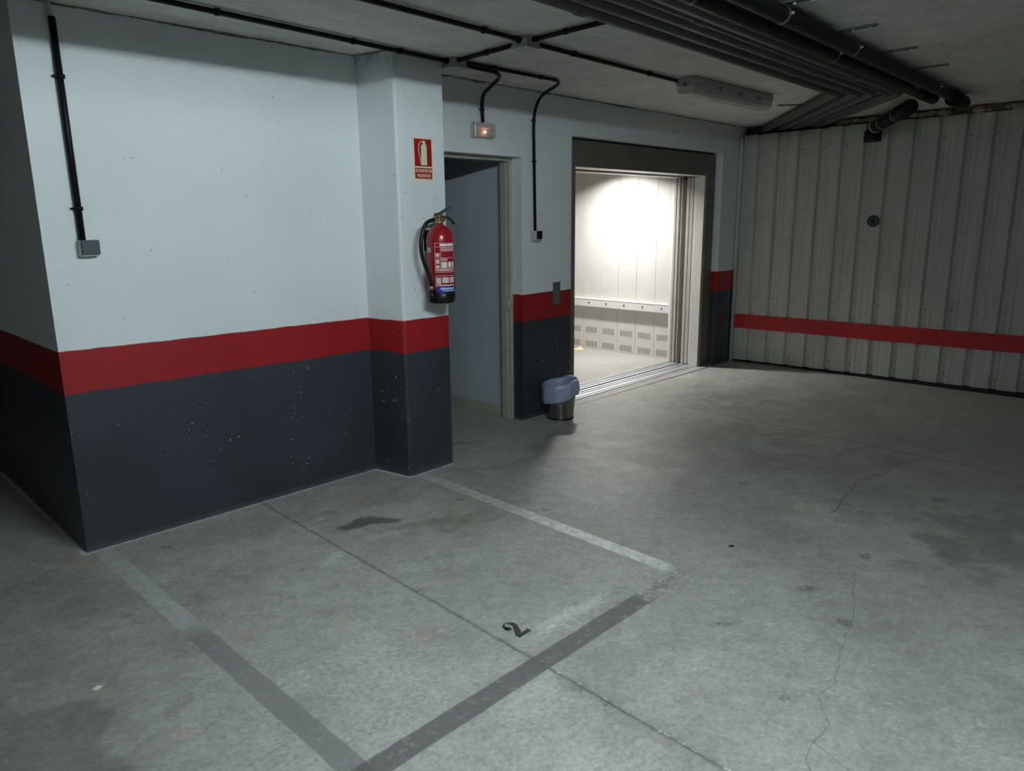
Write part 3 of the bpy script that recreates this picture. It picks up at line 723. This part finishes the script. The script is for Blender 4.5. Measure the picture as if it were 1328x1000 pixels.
# ------------------------------------------------------------------ ceiling strip lights
def strip_light(loc, label, lit, length=1.15, w=.15, group=None, tubes_z=None, tube='tube_main'):
    x0, x1 = loc[0] - length / 2, loc[0] + length / 2; y = loc[1]
    e = empty('strip_light', (loc[0], y, ZC)); tag(e, label, 'ceiling light', group)
    m_ = MB(); m_.box(x0, x1, y - w / 2, y + w / 2, ZC - .052, ZC); m_.build('lamp_base', M['lampbase'], e, bevel=.012)
    if not lit:
        m_ = MB()
        sec = [(-w / 2 + .004, -.0525), (-w / 2 + .010, -.088), (-w / 2 + .035, -.108), (w / 2 - .035, -.108), (w / 2 - .010, -.088), (w / 2 - .004, -.0525)]
        m_.extr([(x0 + .008, y + a, ZC + b) for a, b in sec], (length - .016, 0, 0)); m_.build('diffuser', M['diffuser'], e, bevel=.004)
        for dy in (-.03, .03):
            m_ = MB(); m_.tube([(x0 + .05, y + dy, ZC - .075), (x1 - .05, y + dy, ZC - .075)], .008, 12); m_.build('fluorescent_tube', M['lampbase'], e)
        for xx in (x0 - .004, x1 + .004):
            m_ = MB(); m_.box(xx - .006, xx + .006, y - .012, y + .012, ZC - .062, ZC - .038); m_.build('latch', M['galvdark'], e)
        for xx in (x0 + .33, x0 + .62, x0 + .9):
            m_ = MB(); m_.box(xx - .012, xx + .012, y - w / 2 - .008, y - w / 2 - .001, ZC - .064, ZC - .036); m_.build('latch', M['galvdark'], e)
    else:
        # bare tubes right under the opaque base
        zt = tubes_z
        for xx in (x0 + .012, x1 - .012):
            m_ = MB(); m_.box(xx - .010, xx + .010, y - .065, y + .065, zt - .012, ZC - .0525); m_.build('lamp_holder', M['lampbase'], e)
        for dy in (-.045, .045):
            m_ = MB(); m_.tube([(x0 + .02, y + dy, zt), (x1 - .02, y + dy, zt)], .0055, 14); m_.build('fluorescent_tube', M[tube], e)
    return e
M['tube_main'] = emit('fluorescent_tube_glow', (.83, .965, 1.0), 745)
M['tube_fill'] = emit('added_fill_tube_glow', (.86, 1.0, 1.0), 200)  # weaker unseen lamp, added to brighten the left face of the pillar
strip_light((5.125, 2.805), 'unlit grey strip light with ribbed cover on the ceiling before the lift', False)
strip_light((1.52, .72), 'lit twin-tube strip light on the ceiling above the marked bay', True, 1.04, .2, tubes_z=2.386)
strip_light((-2.4, -1.6), 'unseen twin-tube strip light added for fill in the far part of the hall', True, 1.2, .2, tubes_z=2.386, tube='tube_fill')

# ------------------------------------------------------------------ pipes under the ceiling
PS = .036
def pipe_y(y0, x): return y0 + PS * (x - 2.35)
def grey_pipe(y0, z, r, xb, end, label, group=None, collars=()):
    e = empty('drain_pipe', (xb, pipe_y(y0, xb), z)); tag(e, label, 'pipe', group)
    pts = [(-2.5, pipe_y(y0, -2.5), z), (xb, pipe_y(y0, xb), z), end]
    m_ = MB(); m_.tube(fillet(pts, .09, 8), r, 20); m_.build('pipe_run', M['greypipe'], e)
    for x in collars:
        m_ = MB(); m_.tube([(x - .05, pipe_y(y0, x - .05), z), (x - .045, pipe_y(y0, x - .045), z), (x + .045, pipe_y(y0, x + .045), z), (x + .05, pipe_y(y0, x + .05), z)], [r, r + .005, r + .005, r], 20)
        m_.build('pipe_collar', M['greypipe'], e)
    return e
grey_pipe(2.103, 2.395, .036, 5.62, (7.58, 3.76, 2.403), 'grey pipe on the outside of the ceiling bundle, beside the strip light', collars=(2.62,))
grey_pipe(2.002, 2.394, .034, 5.72, (7.58, 3.59, 2.403), 'second grey pipe of the ceiling bundle', collars=(4.55,))
grey_pipe(1.903, 2.394, .034, 5.78, (7.58, 3.46, 2.403), 'third grey pipe of the ceiling bundle', collars=(4.62,))
grey_pipe(1.826, 2.378, .016, 5.84, (7.58, 3.36, 2.395), 'slim grey pipe squeezed into the ceiling bundle', collars=(3.1,))
grey_pipe(1.773, 2.396, .036, 5.94, (7.58, 3.23, 2.403), 'wide grey pipe running beside the black drain pipes', collars=(5.0,))
def black_pipe(y0, z, r, x1, label, clamps, rs=None):
    rs = rs or r + .004; zs = z - (rs - r) + .004
    e = empty('drain_pipe', (x1, pipe_y(y0, x1), z)); tag(e, label, 'pipe')
    m_ = MB(); m_.tube([(-2.5, pipe_y(y0, -2.5), z), (x1 - .06, pipe_y(y0, x1 - .06), z)], r, 24); m_.build('pipe_run', M['blackpipe'], e)
    pts = [(x1 - .36, 1), (x1 - .355, 0), (x1 - .03, 0), (x1 - .008, 0), (x1, 0)]
    m_ = MB(); m_.tube([(x, pipe_y(y0, x), zs) for x, _ in pts], [rs * .93, rs, rs, rs * .9, rs * .6], 28); m_.build('pipe_socket', M['blackpipe'], e)
    for x in clamps:
        m_ = MB(); yy = pipe_y(y0, x); m_.tube([(x - .010, yy, z), (x + .010, yy, z)], r + .0022, 28)
        k_ = m_.build('pipe_clamp', M['galvdark'], e)
        m_ = MB(); m_.tube([(x, yy, z + r - .004), (x, yy, ZC - .0005)], .0045, 8); m_.build('hanger_rod', M['galv'], k_)
        m_ = MB(); m_.tube([(x, yy - r - .002, z), (x, yy - r - .016, z)], .006, 8); m_.build('clamp_bolt', M['galv'], k_)
    return e
black_pipe(1.683, 2.393, .039, 6.48, 'inner black drain pipe of the ceiling bundle', (2.77, 4.33, 5.83))
black_pipe(1.554, 2.395, .037, 6.82, 'outer black drain pipe with capped end', (3.35, 4.26, 5.93), .055)
# cross branch with the elbow in front of the partition
e = empty('drain_pipe', (7.36, 2.57, 2.2)); tag(e, 'short black branch pipe turning down in front of the partition', 'pipe')
mb = MB(); mb.tube(fillet([(6.30, 1.938, 2.330), (7.350, 2.555, 2.318), (7.350, 2.555, 2.200)], .06, 6), .056, 22); mb.build('pipe_run', M['blackpipe'], e)
mb = MB(); mb.tube([(7.350, 2.555, 2.29), (7.350, 2.555, 2.196)], .074, 24); mb.build('pipe_socket', M['blackpipe'], e)
for t in (.30, .70, .91):
    a = Vector((6.30, 1.938, 2.330)); b_ = Vector((7.350, 2.555, 2.318)); p = a.lerp(b_, t); d = (b_ - a).normalized()
    mb = MB(); mb.tube([p - d * .010, p + d * .010], .0600, 22); mb.build('pipe_clamp', M['galv'] if t > .7 else M['galvdark'], e)
# mounting rails
def rail_piece(p0, p1, label):
    e = empty('mounting_rail', p0); p0, p1 = Vector(p0), Vector(p1); d = (p1 - p0).normalized(); s_ = Vector((d.y, -d.x, 0))
    m_ = MB(); L = (p1 - p0).length
    for k_ in (-1, 1):
        q = p0 + s_ * k_ * .014
        m_.extr([q - s_ * .003, q + s_ * .003, q + s_ * .003 + Vector((0, 0, .0082)), q - s_ * .003 + Vector((0, 0, .0082))], d * L)
    m_.extr([p0 - s_ * .016, p0 + s_ * .016, p0 + s_ * .016 + Vector((0, 0, .004)), p0 - s_ * .016 + Vector((0, 0, .004))], d * .010)
    m_.extr([q_ + Vector((0, 0, .0058)) for q_ in (p0 - s_ * .016, p0 + s_ * .016, p0 + s_ * .016 + Vector((0, 0, .003)), p0 - s_ * .016 + Vector((0, 0, .003)))], d * L)
    m_.build('slotted_channel', M['galvdark'], e, weld=False)
    for t_ in (.03, .11):
        m_ = MB(); q = p0 + d * t_; m_.tube([q, q - Vector((0, 0, .010))], .008, 6); m_.build('rail_bolt', M['galv'], e)
    tag(e, label, 'rail')
rail_piece((3.36, 1.43, ZC - .0088), (3.33, 2.20, ZC - .0088), 'slotted ceiling rail fourth from the capped end of the black drain pipe')
rail_piece((4.035, 1.43, ZC - .0088), (4.01, 2.26, ZC - .0088), 'slotted ceiling rail third from the capped end of the black drain pipe')
rail_piece((4.725, 1.45, ZC - .0088), (4.70, 2.28, ZC - .0088), 'slotted ceiling rail second from the capped end of the black drain pipe')
rail_piece((5.38, 1.46, ZC - .0088), (5.36, 2.30, ZC - .0088), 'slotted ceiling rail closest to the capped end of the black drain pipe')
rail_piece((6.22, 2.94, ZC - .0088), (6.75, 2.36, ZC - .0088), 'slotted mounting rail crossing under the bend of the grey pipes')

# ------------------------------------------------------------------ extinguisher sign
e = empty('safety_sign', (2.836, 3.462, 1.88)); tag(e, 'red fire extinguisher sign with luminous pictogram on the pillar', 'sign')
SX0, SX1, SZ0, SZ1 = 2.763, 2.911, 1.760, 2.000
yS = lambda x: 3.460 + (x - 2.70) * .0298
def sign_plate(name, x0, x1, z0, z1, d0, d1, mat):
    m_ = MB(); m_.extr([(x0, yS(x0) - d0, z0), (x1, yS(x1) - d0, z0), (x1, yS(x1) - d0, z1), (x0, yS(x0) - d0, z1)], (0, -(d1 - d0), 0)); return m_.build(name, mat, e)
sign_plate('sign_board', SX0, SX1, SZ0, SZ1, .001, .004, M['signcream'])
sign_plate('red_panel', SX0 + .009, SX1 - .009, 1.838, 1.990, .004, .0046, M['signred'])
sign_plate('text_panel', SX0 + .009, SX1 - .009, 1.770, 1.830, .004, .0046, M['signred'])
mb = MB(); D = .0046
def fl(pts, m_, d=D):
    m_.extr([(x, yS(x) - d, z) for x, z in pts], (0, -.0006, 0))
cxs = 2.843
fl([(cxs - .021, 1.846), (cxs + .021, 1.846), (cxs + .021, 1.950), (cxs + .013, 1.960), (cxs - .013, 1.960), (cxs - .021, 1.950)], mb)
mb.build('pictogram_cylinder', M['signgreen'], e)
mb = MB()
fl([(cxs - .006, 1.960), (cxs + .006, 1.960), (cxs + .007, 1.968), (cxs - .007, 1.968)], mb)
fl([(cxs - .008, 1.968), (cxs + .004, 1.968), (cxs + .018, 1.981), (cxs + .006, 1.978), (cxs - .004, 1.982)], mb)
fl([(cxs + .004, 1.968), (cxs + .012, 1.968), (cxs + .020, 1.960), (cxs + .017, 1.958)], mb)
hp = [(cxs - .007, 1.974), (cxs - .024, 1.974), (cxs - .036, 1.958), (cxs - .040, 1.93), (cxs - .034, 1.90), (cxs - .026, 1.87), (cxs - .023, 1.85)]
for (ax, az), (bx_, bz) in zip(hp, hp[1:]):
    dx, dz = bx_ - ax, bz - az; L = math.hypot(dx, dz); nx, nz = -dz / L * .0017, dx / L * .0017
    fl([(ax + nx, az + nz), (ax - nx, az - nz), (bx_ - nx, bz - nz), (bx_ + nx, bz + nz)], mb)
mb.build('pictogram_hose', M['signcream'], e, weld=False)
def text_mesh(body, size, name, mat, parent, place, xscale=1.0, extrude=.0004, offset=0.0):
    cu = bpy.data.curves.new(name, 'FONT'); cu.body = body; cu.size = size; cu.align_x = 'CENTER'; cu.align_y = 'CENTER'; cu.extrude = extrude; cu.offset = offset
    tmp = bpy.data.objects.new('tmp_text', cu); C.objects.link(tmp); bpy.context.view_layer.update()
    me = bpy.data.meshes.new_from_object(tmp.evaluated_get(bpy.context.evaluated_depsgraph_get()))
    bpy.data.objects.remove(tmp); me.name = name
    for v in me.vertices: v.co = place(v.co.x * xscale, v.co.y, v.co.z)
    me.materials.clear(); me.materials.append(mat)
    o = bpy.data.objects.new(name, me); C.objects.link(o)
    if parent: o.parent = parent; o.matrix_parent_inverse = parent.matrix_world.inverted()
    return o
for body, zz in (('EXTINTOR DE', 1.8135), ('INCENDIOS', 1.7865)):
    text_mesh(body, .0245, 'lettering', M['signcream'], e, lambda x, y, z, zz=zz: Vector((2.838 + x, yS(2.838 + x) - .0050 - z, zz + y)), .78, .0003, .0004)

# ------------------------------------------------------------------ fire extinguisher
EX, EY, EZ = 2.852, 3.352, 1.060
e = empty('fire_extinguisher', (EX, EY, EZ)); tag(e, 'red fire extinguisher with black hose hanging on the pillar', 'fire extinguisher')
R_ = .079
mb = MB(); mb.lathe([(R_, .060), (R_, .360), (R_ * .97, .385), (R_ * .86, .410), (R_ * .66, .430), (R_ * .42, .443), (.022, .448), (.022, .455)], (EX, EY, EZ), 40)
mb.build('cylinder', M['redpaint'], e)
mb = MB(); mb.lathe([(R_ * .90, 0), (R_ * .97, .006), (R_ + .003, .018), (R_ + .003, .062), (R_ - .001, .066)], (EX, EY, EZ), 40); mb.build('base_cap', M['rubber'], e)
mb = MB(); mb.lathe([(.021, .455), (.021, .468), (.014, .470), (.014, .492), (.018, .494), (.018, .502)], (EX, EY, EZ), 20)
mb.tube([(EX - .005, EY, EZ + .484), (EX - .048, EY - .01, EZ + .480)], .010, 12)
bpy_o = mb.build('valve', M['brass'], e)
# levers: rotate towards the camera-right along the wall
mb = MB()
u = Vector((.86, -.5, 0)).normalized()
def lever(m_, pts, w):
    s_ = Vector((-u.y, u.x, 0)) * w
    P3 = [Vector((EX, EY, EZ)) + u * a + Vector((0, 0, b)) for a, b in pts]
    m_.extr([p - s_ for p in P3], s_ * 2)
lever(mb, [(-.030, .492), (.004, .500), (.072, .545), (.078, .553), (.070, .556), (.030, .538), (.000, .520), (-.030, .512)], .010)
mb.build('squeeze_lever', M['rubber'], e, bevel=.002)
mb = MB(); mb.tube(fillet([Vector((EX, EY, EZ + .492)), Vector((EX, EY, EZ + .492)) + u * .055, Vector((EX, EY, EZ + .452)) + u * .088], .03, 5), .0065, 10); mb.build('carry_handle', M['rubber'], e)
mb = MB(); mb.tube([(EX + .008, EY - .016, EZ + .48), (EX + .010, EY - .030, EZ + .478)], .012, 14); mb.build('pressure_gauge', M['brass'], e)
v = Vector((-.79, -.0, 0))
hose = fillet([(EX - .045, EY - .010, EZ + .480), (EX - .110, EY - .006, EZ + .462), (EX - .150, EY - .004, EZ + .36), (EX - .142, EY - .006, EZ + .26), (EX - .104, EY - .016, EZ + .17), (EX - .092, EY - .022, EZ + .105)], [.05, .08, .10, .06], 7)
mb = MB(); mb.tube(hose, .0115, 14); mb.build('hose', M['rubber'], e)
mb = MB(); mb.tube([(EX - .092, EY - .022, EZ + .105), (EX - .092, EY - .022, EZ + .080)], .010, 12); mb.build('hose_ferrule', M['brass'], e)
mb = MB(); mb.tube([(EX - .092, EY - .022, EZ + .080), (EX - .092, EY - .020, EZ + .012)], [.013, .016], 12); mb.build('nozzle', M['rubber'], e)
mb = MB(); mb.box(EX - .02, EX + .02, EY + .081, 3.4625, EZ + .33, EZ + .37); mb.box(EX - .03, EX + .03, 3.456, 3.4635, EZ + .30, EZ + .42); mb.build('wall_bracket', M['rubber'], e, weld=False)
# prints on the cylinder: u is the angle in units of arc (m), centred on the face towards -u direction
def curved(name, rects, mat, d=.0006, th=.0003, ang0=-2.13):
    m_ = MB()
    for (a0, a1, z0, z1) in rects:
        n = max(1, int((a1 - a0) / .006)); r = R_ + d
        pr = None
        for k_ in range(n + 1):
            aa = ang0 + (a0 + (a1 - a0) * k_ / n) / R_
            q0 = m_.bm.verts.new((EX + r * math.cos(aa), EY + r * math.sin(aa), EZ + z0)); q1 = m_.bm.verts.new((EX + r * math.cos(aa), EY + r * math.sin(aa), EZ + z1))
            if pr: m_.bm.faces.new((pr[0], q0, q1, pr[1]))
            pr = (q0, q1)
    return m_.build(name, mat, e, weld=False)
# outline boxes and print lines of the big label
R1 = [(-.045, .085, .345, .347), (-.045, -.043, .18, .347), (-.045, .085, .180, .182), (-.045, .085, .325, .327), (-.045, .085, .262, .264), (-.045, .085, .160, .162), (-.045, -.043, .09, .162), (.083, .085, .18, .347),
      (-.012, -.010, .20, .325)]
for z in (.317, .309, .301): R1 += [(-.006, .08, z, z + .0045)]
for z in (.254, .247): R1 += [(-.006, .03, z, z + .004)]
for z in (.196, .188): R1 += [(-.04, .08, z, z + .005)]
R1 += [(-.008, .028, .205, .24), (.034, .055, .205, .24), (.06, .08, .205, .24)]
R1 += [(-.04, -.018, .270, .29), (-.04, -.018, .23, .255), (-.04, -.018, .205, .222)]
R1 += [(-.040, -.012, .115, .150), (-.005, .035, .120, .152), (.042, .082, .12, .152), (-.043, .082, .103, .110)]
curved('printed_label', R1, M['labelwhite'])
curved('label_lettering', [(-.014, .03, .330, .342), (.033, .08, .330, .343), (.005, .018, .21, .236), (.04, .05, .212, .236)], M['labeltext'], .0012)
curved('blue_label', [(-.038, .085, .066, .100)], M['labelblue'], .0013)
curved('blue_label_lettering', [(-.015 + .011 * i, -.007 + .011 * i, .083, .092) for i in range(8)] + [(-.004, .08, .074, .077)], M['labeltext'], .0019)
curved('grey_sticker', [(-.112, -.072, .295, .322)], M['sticker'], .0010)

# ------------------------------------------------------------------ waste bin
BX, BY = 4.330, 3.690
e = empty('waste_bin', (BX, BY, 0)); tag(e, 'small stainless steel waste bin standing at the wall beside the lift', 'bin')
mb = MB(); mb.lathe([(.098, 0), (.104, .002), (.105, .012), (.128, .262), (.131, .268), (.126, .268), (.124, .26), (.102, .014)], (BX, BY, 0), 48)
mb.build('bin_body', brushed('brushed_bin_steel', (.27, .265, .24), .24, 1.0, 'z', .10), e)
mb = MB(); mb.lathe([(.1065, 0), (.1075, .004), (.1070, .013), (.1055, .013)], (BX, BY, 0), 48); mb.build('bin_foot', M['rubber'], e)
def bagf(r, z, a):
    amp = .0025 + .012 * max(0, (r - .120) / .03)
    w = math.sin(a * 9 + .6) * .22 + math.sin(a * 17 + 2 + z * 30) * .10 + math.sin(a * 3 + z * 22) * .35
    tilt = (.026 if z > .25 else .040) * math.cos(a + .65) if z > .12 else 0
    return r + amp * w, z + tilt + .004 * math.sin(a * 4 + 1.2) + (.003 * math.sin(a * 7) if z > .27 else 0)
mb = MB(); mb.lathe([(.090, .10), (.112, .20), (.119, .255), (.124, .285), (.134, .296), (.143, .288), (.148, .260), (.147, .225), (.149, .195), (.147, .172), (.143, .162), (.141, .164)], (BX, BY, 0), 120, fn=bagf)
bg = mb.build('bin_liner', M['bag'], None); tag(bg, 'lavender plastic liner folded over the rim of the waste bin', 'bin liner')

# ------------------------------------------------------------------ stencilled number
def two():
    # condensed display 2 built as an outline
    def arc(cx_, cy_, rx, ry, a0, a1, n=14): return [(cx_ + rx * math.cos(a0 + (a1 - a0) * k_ / n), cy_ + ry * math.sin(a0 + (a1 - a0) * k_ / n)) for k_ in range(n + 1)]
    outer = arc(0, .026, .030, .030, math.radians(200), math.radians(-35), 20)
    m_ = MB(); quads = []
    inner = arc(-.002, .029, .010, .021, math.radians(200), math.radians(-35), 20)
    for i in range(20): quads.append([outer[i], outer[i + 1], inner[i + 1], inner[i]])
    quads.append([(.0246, .009), (.006, .017), (-.034, -.034), (-.034, -.050), (.004, -.030)])
    quads.append([(-.034, -.056), (.034, -.056), (.034, -.030), (.024, -.036), (-.020, -.036), (-.034, -.046)])
    quads.append(arc(-.018, .018, .014, .014, 0, 2 * PI, 14)[:-1])
    for q in quads:
        vs = [m_.bm.verts.new(P_) for P_ in [num2(a_, b_) for a_, b_ in q]]
        try: m_.bm.faces.new(vs)
        except ValueError: pass
    return m_
N0 = Vector((1.838, 1.790, .0012)); AX = Vector((1, .02, 0)).normalized(); UP = Vector((0, 0, 1)).cross(AX)
def num2(a_, b_):
    p = N0 + AX * a_ + UP * b_; return (p.x, p.y, p.z)
nb = two().build('stencilled_number', M['numpaint'], None, weld=False)
tag(nb, 'dark stencilled number 2 painted on the concrete beside the bay line', 'floor number')

# small litter on the floor
def litter(name, pts, h, mat, label, cat):
    m_ = MB(); m_.extr([(x, y, .0006) for x, y in pts], (0, 0, h)); tag(m_.build(name, mat, None), label, cat)
litter('paper_glow_scrap', [(.588, 2.565), (.600, 2.548), (.622, 2.560), (.610, 2.578)], .0015, plain('white_paper', (.7, .74, .74), .8), 'tiny white scrap of paper on the floor outside the marked bay', 'paper')
litter('leaf_scrap', [(3.055, 1.548), (3.075, 1.530), (3.085, 1.542), (3.068, 1.556)], .004, M['rubber'], 'small black scrap on the bare floor beyond the worn corner of the bay', 'debris')

# ------------------------------------------------------------------ lamps that emit through light objects
l = bpy.data.lights.new('car_downlight_lamp', 'AREA'); l.shape = 'DISK'; l.size = .13; l.energy = 46; l.color = (1, .985, .96); l.spread = math.radians(135)
o = bpy.data.objects.new('car_downlight_lamp', l); C.objects.link(o); o.location = (6.42, 4.97, 2.236)

# world
w = bpy.data.worlds.new('unlit_world'); bpy.context.scene.world = w; w.use_nodes = True
w.node_tree.nodes['Background'].inputs[0].default_value = (.01, .011, .012, 1); w.node_tree.nodes['Background'].inputs[1].default_value = .3

# ------------------------------------------------------------------ camera
f, yaw, pt, rl, h = 959.62, -.7982, -.2197, -.0106, 1.53
Fv = Vector((-math.sin(yaw) * math.cos(pt), math.cos(yaw) * math.cos(pt), math.sin(pt)))
R0 = Vector((math.cos(yaw), math.sin(yaw), 0)); U0 = R0.cross(Fv)
Rv = math.cos(rl) * R0 + math.sin(rl) * U0; Uv = -math.sin(rl) * R0 + math.cos(rl) * U0
cam = bpy.data.cameras.new('camera'); co = bpy.data.objects.new('camera', cam); C.objects.link(co)
mw = Matrix((( Rv.x, Uv.x, -Fv.x, 0), (Rv.y, Uv.y, -Fv.y, 0), (Rv.z, Uv.z, -Fv.z, h), (0, 0, 0, 1))); co.matrix_world = mw
cam.sensor_fit = 'HORIZONTAL'; cam.sensor_width = 36; cam.lens = f / 1328 * 36; cam.clip_start = .02; cam.clip_end = 100
sc = bpy.context.scene; sc.camera = co
sc.view_settings.view_transform = 'Standard'; sc.view_settings.look = 'None'; sc.view_settings.exposure = 0; sc.view_settings.gamma = 1
sc.view_settings.use_curve_mapping = False
sc.cycles.use_denoising = True; sc.cycles.max_bounces = 7; sc.cycles.diffuse_bounces = 5; sc.cycles.sample_clamp_indirect = 6
